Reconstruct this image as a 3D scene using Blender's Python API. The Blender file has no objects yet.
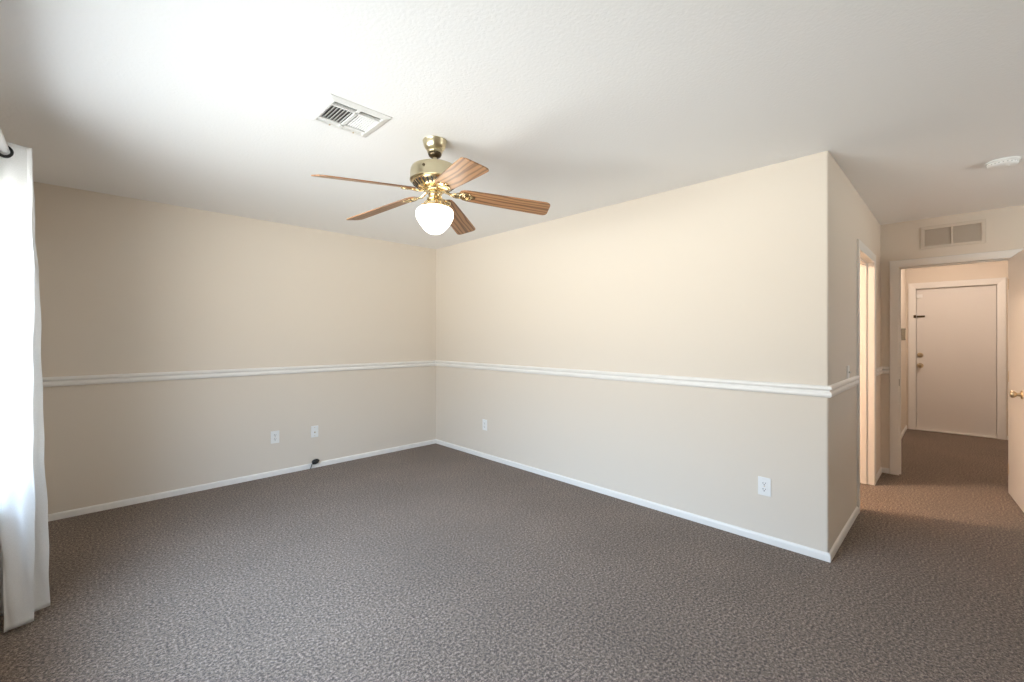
import bpy, bmesh, math, random
from mathutils import Vector, Matrix
random.seed(7)
C = bpy.context.scene.collection
S = bpy.context.scene
PI = math.pi

# ------------------------------------------------------------------ camera
cam_d = bpy.data.cameras.new('camera'); cam = bpy.data.objects.new('camera', cam_d); C.objects.link(cam)
cam_d.sensor_width = 36; cam_d.lens = 436.47 * 36 / 1024
cam_d.shift_y = -3.47 / 1024
cam_d.clip_start = .02
cam.location = (0, 0, 1.3289)
cam.rotation_euler = (PI/2, 0, .7978 - PI/2)
S.camera = cam

# ------------------------------------------------------------------ view
S.view_settings.view_transform = 'Standard'
S.view_settings.look = 'None'
S.view_settings.gamma = 1
S.view_settings.use_curve_mapping = False
S.view_settings.exposure = 0.14
try:
    S.cycles.max_bounces = 10; S.cycles.diffuse_bounces = 7
    S.cycles.use_denoising = True
    S.cycles.sample_clamp_indirect = 6
except Exception:
    pass

# ------------------------------------------------------------------ world: bluish sky, sunlit pale ground below
WORLD = [(-1.0, (.93, .98, 1.05), 3.6), (-.65, (.95, .98, 1.02), 5.4), (-.33, (.99, .985, .98), 17.5), (-.12, (1.0, .975, .95), 19.5), (0.0, (1.0, .97, .94), 12), (.15, (.90, .97, 1.08), 13), (.45, (.72, .94, 1.27), 17), (1.0, (.68, .93, 1.31), 12)]
w = bpy.data.worlds.new('world'); S.world = w; w.use_nodes = True
nt = w.node_tree; nt.nodes.clear()
tc = nt.nodes.new('ShaderNodeTexCoord'); sp = nt.nodes.new('ShaderNodeSeparateXYZ')
mr = nt.nodes.new('ShaderNodeMapRange'); mr.inputs['From Min'].default_value = -1; mr.inputs['From Max'].default_value = 1
rp = nt.nodes.new('ShaderNodeValToRGB')
while len(rp.color_ramp.elements) < len(WORLD): rp.color_ramp.elements.new(.5)
for el, (z_, c_, k_) in zip(rp.color_ramp.elements, WORLD):
    el.position = z_*.5+.5; el.color = tuple(c*k_/80 for c in c_)+(1,)
bg = nt.nodes.new('ShaderNodeBackground'); bg.inputs['Strength'].default_value = 80
wo = nt.nodes.new('ShaderNodeOutputWorld')
nt.links.new(tc.outputs['Generated'], sp.inputs[0]); nt.links.new(sp.outputs['Z'], mr.inputs['Value'])
nt.links.new(mr.outputs[0], rp.inputs[0]); nt.links.new(rp.outputs[0], bg.inputs['Color'])
nt.links.new(bg.outputs[0], wo.inputs['Surface'])

# room measures (metres)
XW, YA, XB, YC, XD, XF, YR, H = -.33, 4.606, 3.1555, .544, 5.62, 8.57, -1.9, 2.44
T = .12
WIN = (.85, 3.16, .60, 2.04)       # window opening y0,y1,z0,z1
HY = -1.0                          # right wall of the hall
SD0, SD1 = 4.25, 5.07              # side doorway
DW0, DW1, DH = -.312, .408, 2.005  # doorway to the hall
FD0, FD1, FDH = -.345, .438, 2.03  # front door
BY1 = 2.3                          # far wall of side room

# portal that guides daylight sampling through the window
pl = bpy.data.lights.new('window_portal', 'AREA'); pl.shape = 'RECTANGLE'
pl.size = WIN[1]-WIN[0]; pl.size_y = WIN[3]-WIN[2]
pl.cycles.is_portal = True
po = bpy.data.objects.new('window_portal', pl); C.objects.link(po)
po.location = (XW-T-.02, (WIN[0]+WIN[1])/2, (WIN[2]+WIN[3])/2)
po.rotation_euler = (PI/2, 0, -PI/2)
FILL_WIN = (3.65, 4.65, 1.50, 2.10)      # added unseen opening in the rear wall, brightens passage wall and ceiling
pl2 = bpy.data.lights.new('fill_portal', 'AREA'); pl2.shape = 'RECTANGLE'
pl2.size = FILL_WIN[1]-FILL_WIN[0]; pl2.size_y = FILL_WIN[3]-FILL_WIN[2]; pl2.cycles.is_portal = True
po2 = bpy.data.objects.new('fill_portal', pl2); C.objects.link(po2)
po2.location = ((FILL_WIN[0]+FILL_WIN[1])/2, YR-T-.02, (FILL_WIN[2]+FILL_WIN[3])/2)
po2.rotation_euler = (PI/2, 0, 0)

# ------------------------------------------------------------------ material helpers
def mat(name, col, rough=.5, metal=0, bump=None, spec=.5, emit=None):
    m = bpy.data.materials.new(name); m.use_nodes = True
    n = m.node_tree.nodes; b = n['Principled BSDF']
    b.inputs['Base Color'].default_value = tuple(col)+(1,)
    b.inputs['Roughness'].default_value = rough; b.inputs['Metallic'].default_value = metal
    b.inputs['Specular IOR Level'].default_value = spec
    if emit:
        b.inputs['Emission Color'].default_value = tuple(emit[0])+(1,); b.inputs['Emission Strength'].default_value = emit[1]
    if bump:
        sc, st, dist = bump
        t = n.new('ShaderNodeTexCoord'); z = n.new('ShaderNodeTexNoise'); z.inputs['Scale'].default_value = sc
        z.inputs['Detail'].default_value = 3
        bp = n.new('ShaderNodeBump'); bp.inputs['Strength'].default_value = st; bp.inputs['Distance'].default_value = dist
        L = m.node_tree.links
        L.new(t.outputs['Object'], z.inputs['Vector']); L.new(z.outputs['Fac'], bp.inputs['Height']); L.new(bp.outputs[0], b.inputs['Normal'])
    return m
def mottled(m, col2, scale, lo=.35, hi=.65, detail=2):
    n = m.node_tree.nodes; L = m.node_tree.links; b = n['Principled BSDF']
    t = n.new('ShaderNodeTexCoord'); z = n.new('ShaderNodeTexNoise'); z.inputs['Scale'].default_value = scale; z.inputs['Detail'].default_value = detail
    r = n.new('ShaderNodeValToRGB'); r.color_ramp.elements[0].position = lo; r.color_ramp.elements[1].position = hi
    r.color_ramp.elements[0].color = tuple(b.inputs['Base Color'].default_value); r.color_ramp.elements[1].color = tuple(col2)+(1,)
    L.new(t.outputs['Object'], z.inputs['Vector']); L.new(z.outputs['Fac'], r.inputs[0]); L.new(r.outputs[0], b.inputs['Base Color'])
    return m

M = {}
M['wall'] = mat('beige_wall_paint', (.735, .662, .575), .62, bump=(170, .12, .002), spec=.3)
M['ceiling'] = mat('white_ceiling_paint', (.89, .885, .88), .85, bump=(75, .35, .004), spec=.2)
M['trim'] = mat('white_trim_paint', (.82, .80, .77), .35)
M['door'] = mat('white_door_paint', (.74, .71, .68), .45, bump=(40, .05, .002))
M['plastic'] = mat('white_plastic', (.85, .85, .84), .3)
M['vent'] = mat('white_vent_enamel', (.82, .82, .80), .4)
M['grille'] = mat('beige_painted_grille', (.66, .585, .50), .5)
M['dark'] = mat('galvanised_duct', (.05, .05, .05), .7)
M['slot'] = mat('dark_slot', (.03, .03, .03), .6)
M['black'] = mat('black_rubber', (.012, .012, .012), .45)
M['brass'] = mat('polished_brass', (.78, .63, .38), .22, 1)
M['antique'] = mat('satin_antique_brass', (.62, .55, .38), .3, 1)
M['darkbrass'] = mat('dark_bronze', (.10, .075, .045), .35, .9)
M['nickel'] = mat('satin_brass_knob', (.62, .50, .34), .28, 1)
M['bronze'] = mat('black_bronze_ring', (.012, .012, .012), .35, .3)
M['rod'] = mat('white_enamel_rod', (.85, .84, .82), .3)
M['frame'] = mat('white_vinyl_frame', (.82, .82, .82), .4)

# carpet: taupe cut pile, fibre flecks
def carpet():
    m = bpy.data.materials.new('taupe_carpet'); m.use_nodes = True
    n = m.node_tree.nodes; L = m.node_tree.links; b = n['Principled BSDF']
    b.inputs['Roughness'].default_value = 1; b.inputs['Specular IOR Level'].default_value = .05
    try:
        b.inputs['Sheen Weight'].default_value = .25; b.inputs['Sheen Roughness'].default_value = .6
        b.inputs['Sheen Tint'].default_value = (.75, .68, .62, 1)
    except Exception: pass
    t = n.new('ShaderNodeTexCoord')
    z1 = n.new('ShaderNodeTexNoise'); z1.inputs['Scale'].default_value = 82; z1.inputs['Detail'].default_value = 8; z1.inputs['Roughness'].default_value = .85
    z2 = n.new('ShaderNodeTexNoise'); z2.inputs['Scale'].default_value = 1.6; z2.inputs['Detail'].default_value = 3
    v = n.new('ShaderNodeTexVoronoi'); v.inputs['Scale'].default_value = 210
    for q in (z1, z2, v): L.new(t.outputs['Object'], q.inputs['Vector'])
    r = n.new('ShaderNodeValToRGB'); e = r.color_ramp.elements
    e[0].position = .41; e[0].color = (.035, .028, .024, 1); e[1].position = .59; e[1].color = (.395, .308, .25, 1)
    k = e.new(.5); k.color = (.141, .106, .084, 1)
    L.new(z1.outputs['Fac'], r.inputs[0])
    r2 = n.new('ShaderNodeValToRGB'); r2.color_ramp.elements[0].position = .3; r2.color_ramp.elements[0].color = (.88, .88, .88, 1)
    r2.color_ramp.elements[1].position = .7; r2.color_ramp.elements[1].color = (1.08, 1.08, 1.08, 1)
    L.new(z2.outputs['Fac'], r2.inputs[0])
    mm = n.new('ShaderNodeMix'); mm.data_type = 'RGBA'; mm.blend_type = 'MULTIPLY'; mm.inputs['Factor'].default_value = 1
    L.new(r.outputs[0], mm.inputs['A']); L.new(r2.outputs[0], mm.inputs['B']); L.new(mm.outputs['Result'], b.inputs['Base Color'])
    bp = n.new('ShaderNodeBump'); bp.inputs['Strength'].default_value = .55; bp.inputs['Distance'].default_value = .005
    L.new(v.outputs['Distance'], bp.inputs['Height']); L.new(bp.outputs[0], b.inputs['Normal'])
    return m
M['carpet'] = carpet()

def oak():
    m = bpy.data.materials.new('oak_blade_veneer'); m.use_nodes = True
    n = m.node_tree.nodes; L = m.node_tree.links; b = n['Principled BSDF']
    b.inputs['Roughness'].default_value = .42; b.inputs['Coat Weight'].default_value = .15; b.inputs['Coat Roughness'].default_value = .3
    t = n.new('ShaderNodeTexCoord'); mp = n.new('ShaderNodeMapping'); mp.inputs['Scale'].default_value = (.55, 3.2, 3)
    mp.inputs['Location'].default_value = (-.16, .02, 0)
    L.new(t.outputs['Object'], mp.inputs['Vector'])
    wv = n.new('ShaderNodeTexWave'); wv.wave_type = 'RINGS'; wv.inputs['Scale'].default_value = 3.3; wv.inputs['Distortion'].default_value = 9
    wv.inputs['Detail'].default_value = 2; wv.inputs['Detail Scale'].default_value = .9
    L.new(mp.outputs[0], wv.inputs['Vector'])
    z = n.new('ShaderNodeTexNoise'); z.inputs['Scale'].default_value = 40; mp2 = n.new('ShaderNodeMapping'); mp2.inputs['Scale'].default_value = (.6, 8, 8)
    L.new(t.outputs['Object'], mp2.inputs['Vector']); L.new(mp2.outputs[0], z.inputs['Vector'])
    r = n.new('ShaderNodeValToRGB'); e = r.color_ramp.elements
    e[0].position = .05; e[0].color = (.21, .098, .041, 1); e[1].position = .5; e[1].color = (.46, .235, .11, 1)
    L.new(wv.outputs['Fac'], r.inputs[0])
    mm = n.new('ShaderNodeMix'); mm.data_type = 'RGBA'; mm.blend_type = 'MULTIPLY'; mm.inputs['Factor'].default_value = .35
    L.new(r.outputs[0], mm.inputs['A']); L.new(z.outputs['Color'], mm.inputs['B']); L.new(mm.outputs['Result'], b.inputs['Base Color'])
    return m
M['oak'] = oak()

def cloth():
    m = bpy.data.materials.new('white_linen_curtain'); m.use_nodes = True
    n = m.node_tree.nodes; L = m.node_tree.links; n.clear()
    t = n.new('ShaderNodeTexCoord'); mp = n.new('ShaderNodeMapping'); mp.inputs['Scale'].default_value = (60, 60, 260)
    z = n.new('ShaderNodeTexNoise'); z.inputs['Scale'].default_value = 4
    L.new(t.outputs['Object'], mp.inputs[0]); L.new(mp.outputs[0], z.inputs['Vector'])
    r = n.new('ShaderNodeValToRGB'); r.color_ramp.elements[0].color = (.82, .81, .80, 1); r.color_ramp.elements[1].color = (.92, .92, .91, 1)
    r.color_ramp.elements[0].position = .3; r.color_ramp.elements[1].position = .7
    L.new(z.outputs['Fac'], r.inputs[0])
    bp = n.new('ShaderNodeBump'); bp.inputs['Strength'].default_value = .3; bp.inputs['Distance'].default_value = .001
    L.new(z.outputs['Fac'], bp.inputs['Height'])
    d = n.new('ShaderNodeBsdfDiffuse'); tr = n.new('ShaderNodeBsdfTranslucent'); mx = n.new('ShaderNodeMixShader'); o = n.new('ShaderNodeOutputMaterial')
    mx.inputs[0].default_value = .24
    for s in (d, tr): L.new(r.outputs[0], s.inputs['Color']); L.new(bp.outputs[0], s.inputs['Normal'])
    L.new(d.outputs[0], mx.inputs[1]); L.new(tr.outputs[0], mx.inputs[2]); L.new(mx.outputs[0], o.inputs['Surface'])
    return m
M['cloth'] = cloth()

def glass():
    m = bpy.data.materials.new('window_glass'); m.use_nodes = True
    n = m.node_tree.nodes; L = m.node_tree.links; n.clear()
    lw = n.new('ShaderNodeLayerWeight'); lw.inputs['Blend'].default_value = .5
    pw = n.new('ShaderNodeMath'); pw.operation = 'POWER'; pw.inputs[1].default_value = 5; L.new(lw.outputs['Facing'], pw.inputs[0])
    fr = n.new('ShaderNodeMath'); fr.operation = 'MULTIPLY_ADD'; fr.inputs[1].default_value = .95; fr.inputs[2].default_value = .04; L.new(pw.outputs[0], fr.inputs[0])
    a = n.new('ShaderNodeBsdfTransparent'); a.inputs['Color'].default_value = (.96, .98, .97, 1)
    g = n.new('ShaderNodeBsdfGlossy'); g.inputs['Roughness'].default_value = .01
    mx = n.new('ShaderNodeMixShader'); o = n.new('ShaderNodeOutputMaterial')
    L.new(fr.outputs[0], mx.inputs[0]); L.new(a.outputs[0], mx.inputs[1]); L.new(g.outputs[0], mx.inputs[2]); L.new(mx.outputs[0], o.inputs['Surface'])
    return m
M['glass'] = glass()
M['globe'] = mat('lit_opal_glass', (.9, .88, .84), .15, emit=((1.0, .93, .82), 3.4))
M['hall_globe'] = mat('lit_hall_glass', (.9, .86, .8), .3, emit=((1.0, .83, .70), 66.0))
M['bath_globe'] = mat('lit_bathroom_glass', (.9, .86, .8), .3, emit=((1.0, .74, .54), 400.0))

# ------------------------------------------------------------------ mesh helpers
def obj(name, bm, m, parent=None, smooth=False, bevel=0, seg=2, recalc=True):
    if recalc: bmesh.ops.recalc_face_normals(bm, faces=bm.faces)
    if bevel:
        ed = [e for e in bm.edges if len(e.link_faces) == 2 and e.calc_face_angle(0) > .5]
        bmesh.ops.bevel(bm, geom=ed, offset=bevel, segments=seg, affect='EDGES', profile=.5, clamp_overlap=True)
    me = bpy.data.meshes.new(name); bm.to_mesh(me); bm.free()
    ms = m if isinstance(m, (list, tuple)) else [m]
    for x in ms: me.materials.append(x)
    if smooth:
        for p in me.polygons: p.use_smooth = True
        try: me.set_sharp_from_angle(angle=math.radians(38))
        except Exception: pass
    o = bpy.data.objects.new(name, me); C.objects.link(o)
    if parent: o.parent = parent
    return o
def tag(o, label, cat=None, group=None, kind=None):
    o['label'] = label
    if cat: o['category'] = cat
    if group: o['group'] = group
    if kind: o['kind'] = kind
    return o
def empty(name, loc, label, cat, rot=(0,0,0), group=None, kind=None):
    o = bpy.data.objects.new(name, None); C.objects.link(o); o.location = loc; o.rotation_euler = rot
    o.empty_display_size = .1
    return tag(o, label, cat, group, kind)
def box(bm, a, b, mi=0):
    x0, y0, z0 = (min(a[i], b[i]) for i in range(3)); x1, y1, z1 = (max(a[i], b[i]) for i in range(3))
    v = [bm.verts.new(p) for p in ((x0,y0,z0),(x1,y0,z0),(x1,y1,z0),(x0,y1,z0),(x0,y0,z1),(x1,y0,z1),(x1,y1,z1),(x0,y1,z1))]
    fs = []
    for q in ((0,3,2,1),(4,5,6,7),(0,1,5,4),(1,2,6,5),(2,3,7,6),(3,0,4,7)):
        f = bm.faces.new([v[i] for i in q]); f.material_index = mi; fs.append(f)
    return v
def xform(verts, m):
    for v in verts: v.co = m @ v.co
def lathe(bm, prof, n=32, m=None, mi=0):
    rows = []
    new = []
    for r, z in prof:
        if r < 1e-6: row = [bm.verts.new((0, 0, z))]
        else: row = [bm.verts.new((r*math.cos(2*PI*i/n), r*math.sin(2*PI*i/n), z)) for i in range(n)]
        rows.append(row); new += row
    for a, b in zip(rows, rows[1:]):
        for i in range(n):
            j = (i+1) % n
            if len(a) == 1 and len(b) == 1: continue
            if len(a) == 1: f = bm.faces.new((a[0], b[i], b[j]))
            elif len(b) == 1: f = bm.faces.new((a[i], b[0], a[j]))
            else: f = bm.faces.new((a[i], b[i], b[j], a[j]))
            f.material_index = mi
    if m: xform(new, m)
    return new
def tube(bm, pts, r, n=10, cap=True):
    pts = [Vector(p) for p in pts]; rows = []; up = Vector((0, 0, 1))
    for i, p in enumerate(pts):
        d = (pts[min(i+1, len(pts)-1)] - pts[max(i-1, 0)]).normalized()
        a = d.cross(up)
        if a.length < 1e-3: a = d.cross(Vector((1, 0, 0)))
        a.normalize(); b = d.cross(a).normalized()
        rr = r[i] if isinstance(r, (list, tuple)) else r
        rows.append([bm.verts.new(p + a*rr*math.cos(2*PI*k/n) + b*rr*math.sin(2*PI*k/n)) for k in range(n)])
    for a, b in zip(rows, rows[1:]):
        for k in range(n): bm.faces.new((a[k], a[(k+1) % n], b[(k+1) % n], b[k]))
    if cap: bm.faces.new(rows[0]); bm.faces.new(rows[-1][::-1])
def torus(bm, R, r, m=None, nR=36, nr=10):
    g = [[bm.verts.new(((R+r*math.cos(2*PI*j/nr))*math.cos(2*PI*i/nR), (R+r*math.cos(2*PI*j/nr))*math.sin(2*PI*i/nR), r*math.sin(2*PI*j/nr))) for j in range(nr)] for i in range(nR)]
    for i in range(nR):
        for j in range(nr):
            bm.faces.new((g[i][j], g[(i+1)%nR][j], g[(i+1)%nR][(j+1)%nr], g[i][(j+1)%nr]))
    if m: xform([v for r_ in g for v in r_], m)
def slab(fixed, w0, w1, u, v, holes=()):
    """one slab normal to axis `fixed`; u,v ranges along the other two axes; rectangular holes cut through"""
    us = sorted({u[0], u[1]} | {h[0] for h in holes} | {h[1] for h in holes})
    vs = sorted({v[0], v[1]} | {h[2] for h in holes} | {h[3] for h in holes})
    us = [x for x in us if u[0] <= x <= u[1]]; vs = [x for x in vs if v[0] <= x <= v[1]]
    bm = bmesh.new(); cache = {}
    def P(i, j, k):
        if (i, j, k) not in cache:
            a, b, c = us[i], vs[j], (w0, w1)[k]
            cache[i, j, k] = bm.verts.new({'x': (c, a, b), 'y': (a, c, b), 'z': (a, b, c)}[fixed])
        return cache[i, j, k]
    def solid(i, j):
        if not (0 <= i < len(us)-1 and 0 <= j < len(vs)-1): return False
        cu, cv = (us[i]+us[i+1])/2, (vs[j]+vs[j+1])/2
        return not any(h[0] < cu < h[1] and h[2] < cv < h[3] for h in holes)
    for i in range(len(us)-1):
        for j in range(len(vs)-1):
            if not solid(i, j): continue
            for k in (0, 1): bm.faces.new((P(i,j,k), P(i+1,j,k), P(i+1,j+1,k), P(i,j+1,k)))
            for (di, dj, a, b) in ((-1,0,(i,j),(i,j+1)), (1,0,(i+1,j),(i+1,j+1)), (0,-1,(i,j),(i+1,j)), (0,1,(i,j+1),(i+1,j+1))):
                if not solid(i+di, j+dj): bm.faces.new((P(*a,0), P(*b,0), P(*b,1), P(*a,1)))
    return bm
def struct(name, bm, m, label, cat, parent=None, **k):
    o = obj(name, bm, m, parent, **k)
    return tag(o, label, cat, kind='structure')

# ------------------------------------------------------------------ shell
VX0, VX1, VY0, VY1 = .826, 1.074, 2.03, 2.27           # duct opening of the ceiling vent
GY0, GY1, GZ0, GZ1 = -.132, .226, 2.185, 2.335         # opening of the return grille
struct('floor', slab('z', -.1, 0, (XW-T, XF+T), (YR-T, YA+T)), M['carpet'], 'taupe cut-pile carpet running through bedroom and hall', 'floor')
struct('ceiling', slab('z', H, H+.1, (XW-T, XF+T), (YR-T, YA+T), [(VX0, VX1, VY0, VY1)]), M['ceiling'], 'white textured ceiling over bedroom and hall', 'ceiling')
struct('wall_left', slab('y', YA, YA+T, (XW-T, XB+T), (0, H)), M['wall'], 'long beige wall on the left, behind the white curtain', 'wall')
# right wall with a rounded drywall corner
bm = bmesh.new(); r = .012; pts = [(XB+T, YA), (XB, YA)]
pts += [(XB + r - r*math.cos(a*PI/12), YC + r - r*math.sin(a*PI/12)) for a in range(0, 7)]
pts += [(XB+T, YC)]
lo = [bm.verts.new((x, y, 0)) for x, y in pts]; hi = [bm.verts.new((x, y, H)) for x, y in pts]
bm.faces.new(lo); bm.faces.new(hi[::-1])
for i in range(len(pts)): j = (i+1) % len(pts); bm.faces.new((lo[i], lo[j], hi[j], hi[i]))
struct('wall_right', bm, M['wall'], 'bright beige wall facing the window, ending at the outside corner', 'wall', smooth=True)
struct('wall_window', slab('x', XW-T, XW, (YR-T, YA), (0, H), [WIN]), M['wall'], 'beige wall that holds the window behind the curtain', 'wall')
struct('wall_rear', slab('y', YR-T, YR, (XW, XD), (0, H), [FILL_WIN]), M['wall'], 'beige wall behind the photographer', 'wall')
struct('wall_passage', slab('y', YC, YC+T, (XB+T, XF), (0, H), [(SD0-.02, SD1+.02, -1, DH+.02)]), M['wall'], 'shaded beige wall beyond the outside corner, with the narrow side doorway', 'wall')
struct('wall_doorway', slab('x', XD, XD+T, (YR-T, YC), (0, H), [(DW0-.02, DW1+.02, -1, DH+.02), (GY0, GY1, GZ0, GZ1)]), M['wall'], 'beige wall around the doorway to the hall, below the air grille', 'wall')
struct('wall_hall_end', slab('x', XF, XF+T, (HY-T, YC+T), (0, H), [(FD0-.02, FD1+.02, -1, FDH+.02)]), M['wall'], 'wall at the end of the hall around the white door', 'wall')
struct('wall_hall_side', slab('y', HY-T, HY, (XD+T, XF), (0, H)), M['wall'], 'beige side wall of the hall behind the open door', 'wall')
struct('wall_bathroom_far', slab('y', BY1, BY1+T, (XB+T, XD+T), (0, H)), M['wall'], 'far wall of the lit side room', 'wall')
struct('wall_bathroom_end', slab('x', XD, XD+T, (YC+T, BY1), (0, H)), M['wall'], 'end wall of the lit side room', 'wall')
# outside of front door: weather side closing panel is the door itself

bm = bmesh.new(); box(bm, (XW-T, YR-T-1.3, 2.28), (XD+T, YR-T, 2.36)); box(bm, (XW-T, YR-T-1.32, 2.16), (XD+T, YR-T-1.28, 2.36))  # added overhang out of view, keeps sky light off the lower passage wall
struct('sky_blocker', bm, M['trim'], 'unseen slab added outside to block sky light at the rear window', 'blocker')

# ------------------------------------------------------------------ trims (swept profiles with mitred ends)
RAIL = [(0, .972), (.010, .972), (.016, .976), (.020, .984), (.020, .996), (.016, 1.003), (.010, 1.006), (.009, 1.011), (.014, 1.016), (.021, 1.022), (.022, 1.030), (.018, 1.038), (.010, 1.043), (0, 1.043)]
BASE = [(0, 0), (.013, 0), (.013, .036), (.011, .043), (.006, .048), (0, .050)]
def sweep(prof, p0, p1, nrm, m0=0, m1=0):
    """profile (out, z) swept from p0 to p1; ends shifted by m*out along the run (mitres)"""
    bm = bmesh.new(); p0 = Vector(p0); p1 = Vector(p1); n = Vector(nrm); t = (p1-p0).normalized()
    A = [bm.verts.new((*(p0 + n*d - t*m0*d), z)) for d, z in prof]
    B = [bm.verts.new((*(p1 + n*d + t*m1*d), z)) for d, z in prof]
    k = len(prof)
    for i in range(k): j = (i+1) % k; bm.faces.new((A[i], A[j], B[j], B[i]))
    bm.faces.new(A); bm.faces.new(B[::-1])
    return bm
def rail(n, *a, label): struct('trim_%d' % n, sweep(RAIL, *a), M['trim'], label, 'chair rail', smooth=True)
rail(1, (XW, YA), (XB, YA), (0, -1), 0, -1, label='white chair rail along the long left wall')
rail(2, (XB, YA), (XB, YC), (-1, 0), -1, 1, label='white chair rail along the bright right wall')
rail(3, (XB, YC), (4.18, YC), (0, -1), 1, 0, label='short shaded chair rail between outside corner and side doorway')
rail(4, (5.14, YC), (XD, YC), (0, -1), 0, -1, label='short chair rail between side doorway and inner corner')
rail(5, (XD, YC), (XD, .479), (-1, 0), -1, 0, label='tiny chair rail piece left of the hall doorway')
rail(6, (XW, YA), (XW, WIN[1]+.06), (1, 0), -1, 0, label='chair rail on the window wall behind the curtain')
def base(side, *a, label): struct('baseboard_'+side, sweep(BASE, *a), M['trim'], label, 'baseboard', smooth=True)
base('left', (XW, YA), (XB, YA), (0, -1), 0, -1, label='low white baseboard under the long left wall')
base('right', (XB, YA), (XB, YC), (-1, 0), -1, 1, label='low white baseboard under the bright right wall')
base('passage', (XB, YC), (4.18, YC), (0, -1), 1, 0, label='baseboard between outside corner and side doorway')
base('inner_corner', (5.14, YC), (XD, YC), (0, -1), 0, -1, label='short baseboard right of the side doorway')
base('doorway', (XD, YC), (XD, .479), (-1, 0), -1, 0, label='tiny baseboard left of the hall doorway')
base('window', (XW, YR), (XW, YA), (1, 0), 0, -1, label='baseboard under the window beneath the curtain')
base('hall_left', (XD+T, YC), (XF, YC), (0, -1), 0, -1, label='baseboard on the left side of the hall')
base('hall_end', (XF, -.43), (XF, HY), (-1, 0), 0, -1, label='baseboard right of the door at the hall end')
base('rear', (XW, YR), (XD, YR), (0, 1), 0, 0, label='baseboard behind the photographer')
base('doorway_right', (XD, -.36), (XD, YR), (-1, 0), 0, 0, label='baseboard behind the open door')

# ------------------------------------------------------------------ door casings
def casing_box(bm, a, b): box(bm, a, b)
def frame_x(x, face, y0, y1, h, wc, th=.016):
    """flat casing on a wall face at x, facing `face` (-1/+1), mitred as three boards, with an outer bead"""
    bm = bmesh.new()
    prof = [(0, 0), (0, .011), (.012, .013), (wc-.014, th), (wc-.004, th), (wc, th-.004), (wc, 0)]
    pts = lambda off: [(y0-off, 0), (y0-off, h+off), (y1+off, h+off), (y1+off, 0)]
    rows = []
    for off, o in prof:
        rows.append([bm.verts.new((x+face*o, y, z)) for y, z in pts(off)])
    k = len(rows)
    for i in range(k-1):
        for j in range(3): bm.faces.new((rows[i][j], rows[i+1][j], rows[i+1][j+1], rows[i][j+1]))
    for j in range(3): bm.faces.new((rows[-1][j], rows[0][j], rows[0][j+1], rows[-1][j+1]))
    bm.faces.new([r_[0] for r_ in rows]); bm.faces.new([r_[3] for r_ in rows][::-1])
    return bm
def frame_y(y, face, x0, x1, h, wc, th=.016):
    bm = frame_x(0, face, x0, x1, h, wc, th)
    for v in bm.verts: v.co = Vector((v.co.y, y + v.co.x, v.co.z))
    return bm
def jamb(axis, w0, w1, u0, u1, h, stop):
    """jamb boards lining an opening, with a door stop"""
    bm = bmesh.new()
    def bx_(u_, v_, ww0, ww1):
        a = (ww0, u_[0], v_[0]); b = (ww1, u_[1], v_[1])
        if axis == 'y': a = (a[1], a[0], a[2]); b = (b[1], b[0], b[2])
        box(bm, a, b)
    bx_((u0-.02, u0), (0, h+.02), w0, w1); bx_((u1, u1+.02), (0, h+.02), w0, w1); bx_((u0, u1), (h, h+.02), w0, w1)
    s0, s1 = stop
    bx_((u0, u0+.011), (0, h), s0, s1); bx_((u1-.011, u1), (0, h), s0, s1); bx_((u0+.011, u1-.011), (h-.011, h), s0, s1)
    return bm

side = empty('door_1', (SD0, YC, 0), 'narrow side doorway with white casing, lit warm from inside', 'doorway', kind='structure')
def child(name, bm, m, parent, label=None, **k):
    inv = Vector(parent.location)
    for v in bm.verts: v.co -= inv
    o = obj(name, bm, m, parent, **k)
    if label: o['label'] = label
    return o
child('casing', frame_y(YC, -1, SD0, SD1, DH, .07), M['trim'], side)
child('jamb', jamb('y', YC, YC+T, SD0, SD1, DH, (YC+.045, YC+.083)), M['trim'], side)

dw = empty('door_2', (XD, DW0, 0), 'doorway to the hall with white casing', 'doorway', kind='structure')
child('casing', frame_x(XD, -1, DW0, DW1, DH, .068), M['trim'], dw)
child('casing', frame_x(XD+T, 1, DW0, DW1, DH, .068), M['trim'], dw)
child('jamb', jamb('x', XD, XD+T, DW0, DW1, DH, (XD+.04, XD+.078)), M['trim'], dw)
bm = bmesh.new(); box(bm, (XD+.006, DW1-.0015, .86), (XD+.036, DW1+.0005, .925)); child('strike_plate', bm, M['darkbrass'], dw)

# open door slab, hinged on the right jamb, swung into the bedroom
ang = math.atan2(-.335+.289, 5.064-5.60)
od = empty('open_door', (5.603, -.289, 0), 'plain white door standing open into the bedroom beside the hall doorway', 'door', rot=(0, 0, ang))
# local: +x along slab from hinge to latch ; visible face is local -y (world +y) -> slab thickness local +y
bm = bmesh.new(); box(bm, (0, 0, .012), (.695, .035, 1.995)); obj('door_slab', bm, M['door'], od, bevel=.002)
def knob(parent, loc, axis_m, m, s=1):
    k = bmesh.new()
    lathe(k, [(0, 0), (.032*s, 0), (.034*s, .003*s), (.030*s, .008*s), (.014*s, .011*s), (.012*s, .026*s), (.018*s, .032*s), (.0265*s, .042*s), (.0275*s, .052*s), (.023*s, .060*s), (.012*s, .063*s), (0, .064*s)], 28, Matrix.Translation(loc) @ axis_m)
    return obj('knob', k, m, parent, smooth=True)
RX = lambda d: Matrix.Rotation(math.radians(d), 4, 'X')
RY = lambda d: Matrix.Rotation(math.radians(d), 4, 'Y')
knob(od, (.52, 0, .894), RX(90), M['nickel']); knob(od, (.52, .035, .894), RX(-90), M['nickel'])
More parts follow.
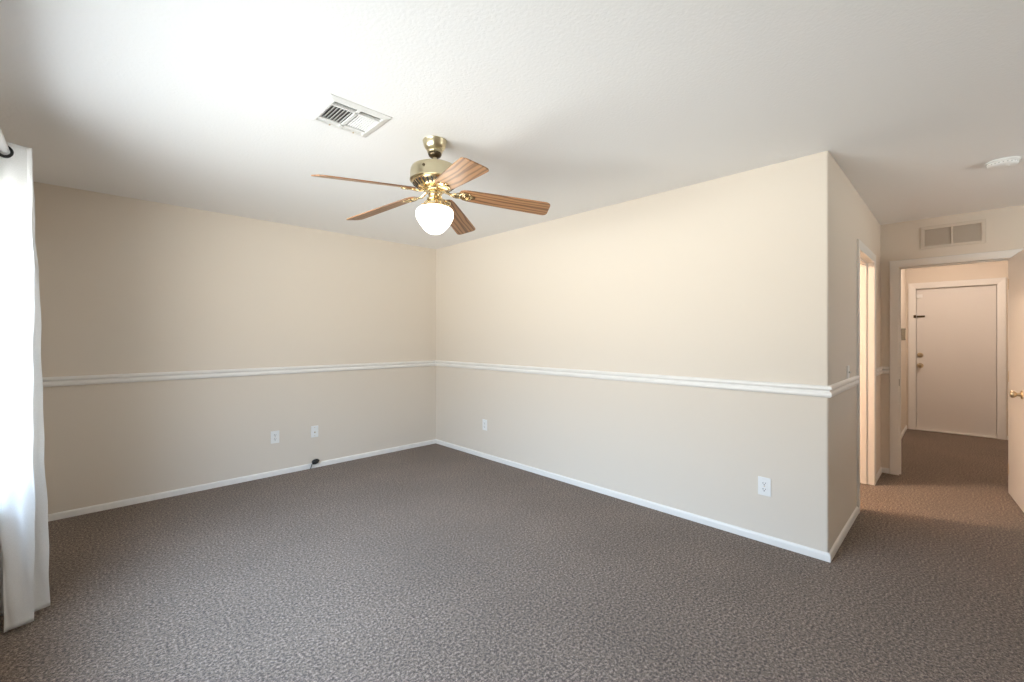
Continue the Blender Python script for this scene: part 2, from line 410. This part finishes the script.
for hz in (.22, 1.0, 1.78):
    h_ = bmesh.new(); tube(h_, [(-.004, .008, hz-.045), (-.004, .008, hz+.045)], .006); box(h_, (0, -.0015, hz-.045), (.03, 0.0005, hz+.045)); obj('hinge', h_, M['nickel'], od)

# front door at the end of the hall
fd = empty('door_3', (XF, FD0, 0), 'closed white front door at the end of the hall', 'door', kind='structure')
child('casing', frame_x(XF, -1, FD0, FD1, FDH, .082, .02), M['trim'], fd)
child('jamb', jamb('x', XF, XF+T, FD0, FD1, FDH, (XF+.080, XF+.115)), M['trim'], fd)
bm = bmesh.new(); box(bm, (XF+.035, FD0+.004, .018), (XF+.08, FD1-.004, FDH-.004)); child('door_slab', bm, M['door'], fd, bevel=.002)
bm = bmesh.new(); box(bm, (XF-.005, FD0, 0), (XF+.115, FD1, .018)); child('threshold', bm, M['trim'], fd, bevel=.004)
def fknob(z, y, m, s): 
    k = knob(fd, Vector((XF+.035, y, z))-Vector(fd.location), RY(-90), m, s); return k
fknob(.926, .395, M['nickel'], 1.05)
bm = bmesh.new(); lathe(bm, [(0, 0), (.034, 0), (.034, .006), (.030, .014), (.018, .016), (0, .016)], 24, Matrix.Translation((XF+.035, .395, 1.078)) @ RY(-90))
box(bm, (XF+.003, .375, 1.072), (XF+.02, .415, 1.084)); child('deadbolt', bm, M['nickel'], fd, smooth=True)
bm = bmesh.new(); box(bm, (XF+.018, .345, 1.62), (XF+.036, .43, 1.645)); box(bm, (XF-.026, .436, 1.612), (XF-.018, .462, 1.653)); child('swing_bar_lock', bm, M['darkbrass'], fd, bevel=.002)
bm = bmesh.new(); box(bm, (XF+.026, .37, 1.905), (XF+.036, .43, 1.95)); tube(bm, [(XF+.02, .43, 1.96), (XF+.012, .432, 1.92), (XF+.012, .415, 1.90), (XF+.018, .395, 1.905)], .005); child('latch', bm, M['plastic'], fd, 'small white latch', smooth=True)

# ------------------------------------------------------------------ windows
def window(n, axis, w0, w1, o, label):
    """vinyl slider: frame, two sashes, panes; axis x: wall normal x"""
    loc = (w0, o[0], o[2]) if axis == 'x' else (o[0], w0, o[2])
    e = empty('window_%d' % n, loc, label, 'window', kind='structure')
    def bb(bm, u0, u1, z0, z1, a, b):
        if axis == 'x': box(bm, (a, u0, z0), (b, u1, z1))
        else: box(bm, (u0, a, z0), (u1, b, z1))
    def ring(u0, u1, z0, z1, a, b, t):
        bm = bmesh.new(); bb(bm, u0, u1, z0, z0+t, a, b); bb(bm, u0, u1, z1-t, z1, a, b); bb(bm, u0, u0+t, z0+t, z1-t, a, b); bb(bm, u1-t, u1, z0+t, z1-t, a, b); return bm
    d = 1 if w1 > w0 else -1    # w0 is outside face, w1 inside face
    child('window_frame', ring(o[0], o[1], o[2], o[3], w0, w0+d*.06, .035), M['frame'], e)
    mid = (o[0]+o[1])/2
    for u0, u1, k in ((o[0]+.035, mid+.02, .012), (mid-.02, o[1]-.035, .036)):
        s = child('sash', ring(u0, u1, o[2]+.035, o[3]-.035, w0+d*k, w0+d*(k+.02), .04), M['frame'], e)
        g = bmesh.new(); bb(g, u0+.04, u1-.04, o[2]+.075, o[3]-.075, w0+d*(k+.008), w0+d*(k+.011)); inv = Vector(e.location)
        for v in g.verts: v.co -= inv
        obj('pane', g, M['glass'], s)
    sl = bmesh.new(); bb(sl, o[0]-.03, o[1]+.03, o[2]-.02, o[2], w0+d*.06, w1+d*.03); child('window_sill', sl, M['trim'], e, bevel=.004)
window(1, 'x', XW-T, XW, WIN, 'wide sliding window beside the white curtain')
window(2, 'y', YR-T, YR, FILL_WIN, 'added high window behind the photographer that brightens the passage')  # second window is added for fill daylight only

# ------------------------------------------------------------------ curtain and rod
RX_, RZ = -.262, 2.168
def plan(t, z):
    """t 0..1 across the folded panel; returns x,y at height z (0 top..1 bottom blend)"""
    b = 1 - z/2.2
    top = [(-.330+.012, 2.955), (-.178, 2.985), (-.312, 3.035), (-.186, 3.085), (-.315, 3.14), (-.20, 3.19), (-.30, 3.24)]
    bot = [(-.262, 2.960), (-.174, 2.992), (-.262, 3.05), (-.127, 3.105), (-.29, 3.16), (-.16, 3.21), (-.29, 3.27)]
    k = t*(len(top)-1); i = min(int(k), len(top)-2); f = k-i
    s = f*f*(3-2*f); s = .45*f+.55*s
    bb = b**.8
    P = [(a[0]*(1-bb)+c[0]*bb, a[1]*(1-bb)+c[1]*bb) for a, c in zip(top, bot)]
    return P[i][0]*(1-s)+P[i+1][0]*s, P[i][1]*(1-s)+P[i+1][1]*s
cur = empty('curtain', (-.25, 3.1, 0), 'white linen curtain panel bunched at the left end of its rod', 'curtain')
bm = bmesh.new(); nu, nv = 96, 110; g = []
for j in range(nv+1):
    z = .018 + (2.2-.018)*j/nv; row = []
    for i in range(nu+1):
        t = i/nu; x, y = plan(t, z)
        wr = .005*math.sin(z*9+t*21)*math.sin(t*37+z*3.1) + .0022*math.sin(z*23+t*40) + .003*math.sin(t*75+z*1.3+1.2*math.sin(z*4))
        zz = z
        row.append(bm.verts.new((x+wr*.6, y+wr, zz)))
    g.append(row)
for j in range(nv):
    for i in range(nu): bm.faces.new((g[j][i], g[j][i+1], g[j+1][i+1], g[j+1][i]))
c_ = child('panel', bm, M['cloth'], cur, smooth=True, recalc=False)
sd = c_.modifiers.new('thickness', 'SOLIDIFY'); sd.thickness = .0012
# grommets: where each sloping face crosses the rod
for i in range(6):
    a, b = plan(i/6, RZ), plan((i+1)/6, RZ)
    f = (RX_-a[0])/(b[0]-a[0]); f = min(max(f, .2), .8); y = a[1]+(b[1]-a[1])*f; x = RX_
    dv = Vector((b[0]-a[0], b[1]-a[1], 0)).normalized(); nz = Vector((0, 0, 1)).cross(dv)
    m = Matrix((( dv.x, 0, nz.x, x), (dv.y, 0, nz.y, y), (0, 1, 0, RZ-.009), (0, 0, 0, 1)))
    bm = bmesh.new(); torus(bm, .0238, .0068, m, 30, 8); child('grommet', bm, M['bronze'], cur, 'black ring', smooth=True)
rd = empty('curtain_rod', (RX_, 2.0, RZ), 'white curtain rod running through the grommets of the curtain', 'curtain rod')
bm = bmesh.new(); tube(bm, [(RX_, .55, RZ), (RX_, 3.42, RZ)], .0155, 20); child('rod', bm, M['rod'], rd, smooth=True)
for y, s in ((.55, -1), (3.42, 1)):
    bm = bmesh.new(); lathe(bm, [(0, 0), (.0145, 0), (.0145, .012), (.010, .016), (.020, .026), (.025, .040), (.020, .054), (0, .062)], 24, Matrix.Translation((RX_, y, RZ)) @ RX(-90*s)); child('finial', bm, M['rod'], rd, smooth=True)
for y in (.75, 3.34):
    bm = bmesh.new(); box(bm, (XW, y-.012, RZ-.045), (XW+.006, y+.012, RZ+.025)); box(bm, (XW+.006, y-.006, RZ-.026), (RX_+.01, y+.006, RZ-.014)); box(bm, (RX_+.005, y-.006, RZ-.014), (RX_+.013, y+.006, RZ+.01)); child('bracket', bm, M['rod'], rd, bevel=.001)

# ------------------------------------------------------------------ ceiling fan
FX, FY = 1.411, 2.071
fan = empty('ceiling_fan', (FX, FY, H), 'brass ceiling fan with five oak blades and a lit white globe', 'ceiling fan')
def zz(z): return z - H
def L_(name, prof, m, n=48, parent=None, label=None):
    bm = bmesh.new(); lathe(bm, [(r_, zz(z)) for r_, z in prof], n); o = obj(name, bm, m, parent or fan, smooth=True)
    if label: o['label'] = label
    return o
L_('canopy', [(0, 2.44), (.066, 2.44), (.068, 2.436), (.066, 2.431), (.0645, 2.425), (.062, 2.412), (.056, 2.398), (.047, 2.388), (.041, 2.384), (.043, 2.380), (.042, 2.374), (.038, 2.370), (.030, 2.369), (0, 2.369)], M['antique'])
L_('hanger_ball', [(0, 2.372), (.037, 2.371), (.038, 2.362), (.033, 2.352), (.024, 2.346), (.016, 2.344), (0, 2.344)], M['darkbrass'], label='dark ball under the canopy')
L_('downrod', [(0, 2.352), (.0125, 2.352), (.0125, 2.306), (0, 2.306)], M['antique'], 20)
mh = L_('motor_housing', [(0, 2.312), (.030, 2.312), (.034, 2.309), (.036, 2.300), (.078, 2.300), (.107, 2.296), (.126, 2.287), (.134, 2.272), (.1365, 2.252), (.1365, 2.222), (.139, 2.218), (.139, 2.211), (.134, 2.208), (.118, 2.206), (0, 2.206)], M['antique'])
# vented lower ring, flared brass with slots
bm = bmesh.new()
lathe(bm, [(r_, zz(z)) for r_, z in [(0, 2.208), (.124, 2.208), (.126, 2.204), (.119, 2.191), (.102, 2.178), (.084, 2.170), (.060, 2.166), (0, 2.166)]], 60)
vr = obj('vent_ring', bm, M['brass'], fan, smooth=True)
bm = bmesh.new()
for i in range(30):
    a = 2*PI*i/30; v = box(bm, (-.016, -.0045, -.0015), (.016, .0045, .0015))
    xform(v, Matrix.Rotation(a, 4, 'Z') @ Matrix.Translation((.1105, 0, zz(2.1845))) @ RY(-38))
obj('slot_row', bm, M['slot'], vr)
L_('rotor_hub', [(0, 2.168), (.064, 2.168), (.066, 2.163), (.062, 2.156), (.050, 2.150), (.040, 2.147), (0, 2.147)], M['brass'])
L_('switch_housing', [(0, 2.150), (.036, 2.150), (.040, 2.146), (.040, 2.138), (.035, 2.134), (.033, 2.124), (.036, 2.119), (.043, 2.115), (.045, 2.109), (.041, 2.103), (.030, 2.101), (0, 2.101)], M['brass'])
ft = L_('globe_fitter', [(0, 2.104), (.036, 2.104), (.052, 2.098), (.060, 2.090), (.062, 2.078), (.061, 2.070), (.056, 2.068), (0, 2.072)], M['brass'])
for k in range(3):
    bm = bmesh.new(); a = 2*PI*k/3+.4
    tube(bm, [(.058*math.cos(a), .058*math.sin(a), zz(2.081)), (.074*math.cos(a), .074*math.sin(a), zz(2.081))], .004, 10); obj('thumb_screw', bm, M['brass'], ft, smooth=True)
L_('globe', [(.050, 2.082), (.052, 2.070), (.058, 2.064), (.076, 2.061), (.093, 2.055), (.1015, 2.046), (.1045, 2.035), (.1045, 2.020), (.1035, 2.008), (.100, 1.997), (.090, 1.978), (.077, 1.959), (.062, 1.941), (.046, 1.926), (.030, 1.917), (.014, 1.9135), (0, 1.913)], M['globe'], 56, label='lit white opal glass globe')
# blades
DROOP, PITCH = math.radians(7.1), math.radians(14)
blade_mesh = None
def blade_outline():
    pts = []
    # half widths along length from root 0 to tip L
    Lb = .518
    side_ = [(-.006, .012), (-.003, .028), (.006, .042), (.02, .0505), (.045, .0555), (.10, .058), (.25, .063), (.40, .0675), (Lb-.030, .069)]
    tip = [(Lb-.030+.030*math.sin(a), .039+.030*math.cos(a)) for a in [PI/2*i/6 for i in range(1, 7)]]
    up = side_+tip
    return [(x, y) for x, y in up] + [(x, -y) for x, y in up[::-1]]
ol = blade_outline()
def make_blade():
    bm = bmesh.new(); th = .0055
    a = [bm.verts.new((x, y, 0)) for x, y in ol]; b = [bm.verts.new((x, y, th)) for x, y in ol]
    bm.faces.new(a[::-1]); bm.faces.new(b)
    for i in range(len(ol)): j = (i+1) % len(ol); bm.faces.new((a[i], a[j], b[j], b[i]))
    return bm
def make_iron():
    """decorative bracket: curved arm from the hub, open medallion with boss under the blade root"""
    bm = bmesh.new()
    # arm: flat bar, two scrolls
    xs = [(-.088, .004), (-.075, .002), (-.055, -.006), (-.035, -.009), (-.018, -.008), (.002, -.004)]
    for (x0, z0), (x1, z1) in zip(xs, xs[1:]):
        v = box(bm, (0, -.011, -.003), (math.hypot(x1-x0, z1-z0)+.002, .011, .003))
        xform(v, Matrix.Translation((x0, 0, z0)) @ RY(-math.degrees(math.atan2(z1-z0, x1-x0))))
    for s in (-1, 1):
        tube(bm, [(-.055, s*.003, -.007), (-.04, s*.014, -.009), (-.022, s*.022, -.007), (-.006, s*.025, -.004), (.01, s*.022, -.004)], [.0035, .004, .004, .004, .003], 8)
    torus(bm, .032, .0055, Matrix.Translation((.030, 0, -.004)), 32, 8)
    torus(bm, .017, .004, Matrix.Translation((.030, 0, -.005)), 28, 8)
    lathe(bm, [(0, .0), (.010, 0), (.010, -.006), (.006, -.010), (0, -.011)], 16, Matrix.Translation((.030, 0, 0)))
    for k in range(6):
        a = k*PI/3; v = box(bm, (.008, -.003, -.004), (.032, .003, 0)); xform(v, Matrix.Translation((.03, 0, 0)) @ Matrix.Rotation(a, 4, 'Z'))
    v = box(bm, (.055, -.012, -.003), (.085, .012, 0))
    return bm
iron0 = blade0 = None
for k in range(5):
    a = math.radians(179.4 - 72*k)
    root_r = .142
    base_m = Matrix.Rotation(a, 4, 'Z') @ Matrix.Translation((root_r, 0, zz(2.157) - root_r*math.tan(DROOP))) @ Matrix.Rotation(DROOP, 4, 'Y') @ Matrix.Rotation(-PITCH, 4, 'X')
    if k == 0:
        iron0 = obj('blade_iron', make_iron(), M['brass'], fan, smooth=True); ir = iron0
        blade0 = obj('blade', make_blade(), M['oak'], fan, bevel=.0015); bl = blade0
        scr = []
        for p in ((.03, .02), (.03, -.02), (.07, 0)):
            bm = bmesh.new(); lathe(bm, [(0, -.006), (.003, -.0055), (.0045, -.003), (.0045, 0)], 10, Matrix.Translation((p[0], p[1], 0)))
            scr.append(obj('screw', bm, M['brass'], iron0))
    else:
        ir = iron0.copy(); C.objects.link(ir); ir.parent = fan
        bl = blade0.copy(); C.objects.link(bl); bl.parent = fan
        for q_ in scr: s2 = q_.copy(); C.objects.link(s2); s2.parent = ir
    ir.matrix_local = base_m; bl.matrix_local = base_m
# reverse switch knob on the housing
bm = bmesh.new(); lathe(bm, [(0, 0), (.008, 0), (.007, .004), (0, .005)], 16, Matrix.Rotation(math.radians(-150), 4, 'Z') @ Matrix.Translation((.1360, 0, zz(2.255))) @ RY(90))
obj('screw', bm, M['darkbrass'], mh)

# ------------------------------------------------------------------ ceiling supply vent (four-way register)
cx, cy = .950, 2.150
ve = empty('ceiling_vent', (cx, cy, H), 'square white louvered air vent in the ceiling near the fan', 'vent')
def vobj(name, bm, m, **k): return obj(name, bm, m, ve, **k)
bm = bmesh.new()
# flange: sloped frame ring
prof = [(.156, 0), (.156, -.004), (.150, -.007), (.128, -.012), (.122, -.012), (.120, -.006), (.120, .0)]
rows = [[bm.verts.new((sx*o_, sy*o_*.97, z_)) for sx, sy in ((-1,-1),(1,-1),(1,1),(-1,1))] for o_, z_ in prof]
for a, b in zip(rows, rows[1:]):
    for i in range(4): j = (i+1) % 4; bm.faces.new((a[i], a[j], b[j], b[i]))
for i in range(4): j = (i+1) % 4; bm.faces.new((rows[-1][i], rows[-1][j], rows[0][j], rows[0][i]))
vobj('frame', bm, M['vent'])
bm = bmesh.new()   # dividers
z0, z1 = -.012, -.004
box(bm, (-.007, -.118, z0), (.007, .118, z1)); 
for s in (-1, 1): box(bm, (-.121, s*.082-.005, z0), (.121, s*.082+.005, z1))
vobj('divider', bm, M['vent'])
def louvers(x0, x1, y0, y1, n, along, tilt, wd=.0135):
    bm = bmesh.new()
    for i in range(n):
        f = (i+.5)/n
        if along == 'y':
            v = box(bm, (-wd/2, y0, -.0006), (wd/2, y1, .0006)); xform(v, Matrix.Translation((x0+(x1-x0)*f, 0, -.003)) @ RY(tilt))
        else:
            v = box(bm, (x0, -wd/2, -.0006), (x1, wd/2, .0006)); xform(v, Matrix.Translation((0, y0+(y1-y0)*f, -.003)) @ RX(tilt))
    return bm
vobj('louver_bank', louvers(-.119, -.007, -.077, .077, 7, 'y', -32), M['vent'])
vobj('louver_bank', louvers(.007, .119, -.077, .077, 9, 'y', 36, .0078), M['vent'])
for xa, xb in ((-.119, -.007), (.007, .119)):
    vobj('louver_bank', louvers(xa, xb, -.116, -.087, 2, 'x', 60, .011), M['vent'])
    vobj('louver_bank', louvers(xa, xb, .087, .116, 2, 'x', -42), M['vent'])
bm = bmesh.new()   # sheet metal duct boot above
X0, X1, Y0, Y1, ZT = VX0-cx, VX1-cx, VY0-cy, VY1-cy, .16
q = [bm.verts.new(p) for p in ((X0,Y0,0),(X1,Y0,0),(X1,Y1,0),(X0,Y1,0),(X0,Y0,ZT),(X1,Y0,ZT),(X1,Y1,ZT),(X0,Y1,ZT))]
for f in ((0,1,5,4),(1,2,6,5),(2,3,7,6),(3,0,4,7),(4,5,6,7)): bm.faces.new([q[i] for i in f])
vobj('duct_boot', bm, M['dark'])
for sx, sy in ((-.05, .128), (.075, .128)):
    bm = bmesh.new(); lathe(bm, [(0, -.0145), (.004, -.014), (.005, -.011), (.005, -.009)], 12, Matrix.Translation((sx, sy-.006, .0)))
    vobj('screw', bm, M['nickel'])

# ------------------------------------------------------------------ return air grille above doorway
gr = empty('return_air_grille', (XD, .047, 2.26), 'painted two-panel air grille on the wall above the hall doorway', 'vent')
bm = bmesh.new()
def gb(y0, y1, z0, z1, o0, o1): box(bm, (-o1, y0, z0), (-o0, y1, z1))
gb(-.209, .209, .079, .105, 0, .008); gb(-.209, .209, -.105, -.079, 0, .008); gb(-.209, -.183, -.079, .079, 0, .008); gb(.183, .209, -.079, .079, 0, .008)
gb(-.006, .006, -.079, .079, 0, .008)
obj('frame', bm, M['grille'], gr, bevel=.002)
for y0, y1 in ((-.183, -.006), (.006, .183)):
    bm = bmesh.new()
    for i in range(15):
        v = box(bm, (-.0085, y0, -.0006), (.0085, y1, .0006)); xform(v, Matrix.Translation((.003, 0, -.073+i*.0104)) @ RY(-56))
    obj('louver_panel', bm, M['grille'], gr)
bm = bmesh.new(); X1 = .10
q = [bm.verts.new((x, y, z)) for x in (0.001, X1) for y in (GY0-.047, GY1-.047) for z in (GZ0-2.26, GZ1-2.26)]
for f in ((0,1,5,4),(2,3,7,6),(0,2,6,4),(1,3,7,5),(4,5,7,6)): bm.faces.new([q[i] for i in f])
obj('duct', bm, M['dark'], gr)

# ------------------------------------------------------------------ smoke detector
sm = empty('smoke_detector', (4.13, -.19, H), 'round white smoke detector on the ceiling near the hall', 'smoke detector')
def sl_(name, prof, m, n=40):
    bm = bmesh.new(); lathe(bm, prof, n); return obj(name, bm, m, sm, smooth=True)
sl_('mounting_plate', [(0, 0), (.074, 0), (.076, -.003), (.076, -.009), (.073, -.011), (0, -.011)], M['plastic'])
sl_('cover', [(0, -.012), (.068, -.012), (.070, -.018), (.068, -.028), (.060, -.035), (.040, -.039), (.020, -.040), (0, -.040)], M['plastic'])
bm = bmesh.new()
for i in range(24):
    a = 2*PI*i/24; v = box(bm, (.0665, -.003, -.0235), (.0702, .003, -.0205)); xform(v, Matrix.Rotation(a, 4, 'Z'))
obj('vent_slot_row', bm, mat('grey_slots', (.35, .35, .34), .6), sm)
bm = bmesh.new(); lathe(bm, [(.0, -.0425), (.009, -.0425), (.011, -.040), (.011, -.037)], 18, Matrix.Translation((-.02, -.02, 0))); obj('test_button', bm, M['plastic'], sm, smooth=True)

# ------------------------------------------------------------------ outlets, jack, switch
def rounded_plate(w_, h_, t_, r_=.005):
    bm = bmesh.new(); box(bm, (-w_/2, -t_, -h_/2), (w_/2, 0, h_/2)); return bm
def outlet(loc, rotz, label, group=None):
    """local -y faces the room"""
    e = empty('wall_outlet', loc, label, 'outlet', rot=(0, 0, rotz), group=group)
    obj('cover_plate', rounded_plate(.076, .118, .006), M['plastic'], e, bevel=.0025)
    for s in (-1, 1):
        bm = bmesh.new()
        n = 28; pr = []
        for i in range(n):
            a = 2*PI*i/n; x = .0172*math.cos(a); z = max(-.0135, min(.0135, .0172*math.sin(a))); pr.append((x, z))
        A = [bm.verts.new((x, -.0055, z+s*.0195)) for x, z in pr]; B = [bm.verts.new((x, -.0085, z+s*.0195)) for x, z in pr]
        bm.faces.new(A); bm.faces.new(B)
        for i in range(n): j = (i+1) % n; bm.faces.new((A[i], A[j], B[j], B[i]))
        rc = obj('receptacle', bm, M['plastic'], e)
        bm = bmesh.new()
        box(bm, (-.0085, -.0089, s*.0195-.001), (-.0055, -.008, s*.0195+.0085)); box(bm, (.0055, -.0089, s*.0195+.0005), (.0085, -.008, s*.0195+.0075))
        lathe(bm, [(0, 0), (.0035, 0), (.0035, .0009), (0, .0009)], 12, Matrix.Translation((0, -.0080, s*.0195-.0075)) @ RX(90))
        obj('slot', bm, M['slot'], rc)
    bm = bmesh.new(); lathe(bm, [(0, 0), (.0035, 0), (.003, .0012), (0, .0014)], 12, Matrix.Translation((0, -.006, 0)) @ RX(90)); obj('screw', bm, M['nickel'], e)
    return e
outlet((1.302, YA, .370), 0, 'white duplex outlet on the left wall, left of the cable jack plate')
outlet((XB, 3.662, .364), -PI/2, 'white duplex outlet low on the right wall near the far corner')
outlet((XB, .884, .362), -PI/2, 'white duplex outlet low on the right wall near the outside corner')
cj = empty('cable_jack_plate', (1.672, YA, .368), 'white wall plate with one cable jack above the black plug', 'wall plate')
obj('cover_plate', rounded_plate(.072, .116, .006), M['plastic'], cj, bevel=.0025)
bm = bmesh.new(); lathe(bm, [(0, 0), (.0075, 0), (.0075, .004), (.005, .005), (.005, .013), (0, .013)], 6, Matrix.Translation((0, -.006, -.006)) @ RX(90)); obj('cable_jack', bm, M['nickel'], cj)
for z in (-.042, .042):
    bm = bmesh.new(); lathe(bm, [(0, 0), (.0035, 0), (.003, .0012), (0, .0014)], 12, Matrix.Translation((0, -.006, z)) @ RX(90))
    obj('screw', bm, M['nickel'], cj)

ls = empty('light_switch', (3.79, YC, 1.09), 'white switch plate just above the chair rail beside the side doorway', 'light switch')
obj('cover_plate', rounded_plate(.072, .088, .007), M['plastic'], ls, bevel=.0025)
bm = bmesh.new(); v = box(bm, (-.005, -.018, -.008), (.005, -.004, .006)); obj('toggle', bm, M['plastic'], ls, bevel=.0015)

tk = empty('thermostat', (7.86, YC, 1.372), 'beige box with grey front on the hall wall left of the front door', 'thermostat')
bm = bmesh.new(); box(bm, (-.055, -.040, -.078), (.055, 0, .078)); obj('housing', bm, mat('grey_plastic', (.26, .24, .19), .5), tk, bevel=.006)
bm = bmesh.new(); box(bm, (-.042, -.043, -.060), (.042, -.039, .060)); obj('front_panel', bm, mat('cream_plastic', (.66, .58, .46), .4), tk, bevel=.001)

# black plug and cord at the foot of the left wall
pc = empty('coaxial_cable', (1.672, YA-.03, .067), 'black plug on a short cord lying against the left baseboard', 'cable')
bm = bmesh.new(); lathe(bm, [(0, -.034), (.013, -.034), (.020, -.028), (.025, -.012), (.025, .008), (.021, .020), (.011, .030), (0, .031)], 20, RY(80) @ Matrix.Identity(4)); obj('plug', bm, M['black'], pc, smooth=True)
bm = bmesh.new(); tube(bm, [(-.026, 0, -.006), (-.036, -.002, -.018), (-.044, -.006, -.034), (-.050, -.010, -.050), (-.056, -.012, -.064)], .0042, 10); obj('cord', bm, mat('dark_grey_cable', (.05, .05, .05), .5), pc, smooth=True)
bm = bmesh.new(); lathe(bm, [(0, .029), (.0055, .029), (.0055, .037), (0, .037)], 12, RY(80)); obj('plug_tip', bm, M['darkbrass'], pc, smooth=True)

# ------------------------------------------------------------------ lamps in hall and side room (real fittings)
def dome(loc, m, label, r_=.14):
    e = empty('ceiling_light', loc, label, 'ceiling light')
    bm = bmesh.new(); lathe(bm, [(0, 0), (r_*1.08, 0), (r_*1.08, -.02), (r_, -.022), (0, -.022)], 36); obj('base', bm, M['brass'], e, smooth=True)
    bm = bmesh.new(); lathe(bm, [(r_, -.022), (r_*.97, -.045), (r_*.8, -.075), (r_*.5, -.095), (0, -.104)], 36); obj('glass_bowl', bm, m, e, smooth=True)
    return e
dome((7.42, .0, H), M['hall_globe'], 'lit glass bowl light on the hall ceiling before the front door')
dome((3.80, 1.80, H), M['bath_globe'], 'lit glass bowl light on the ceiling of the side room', .12)
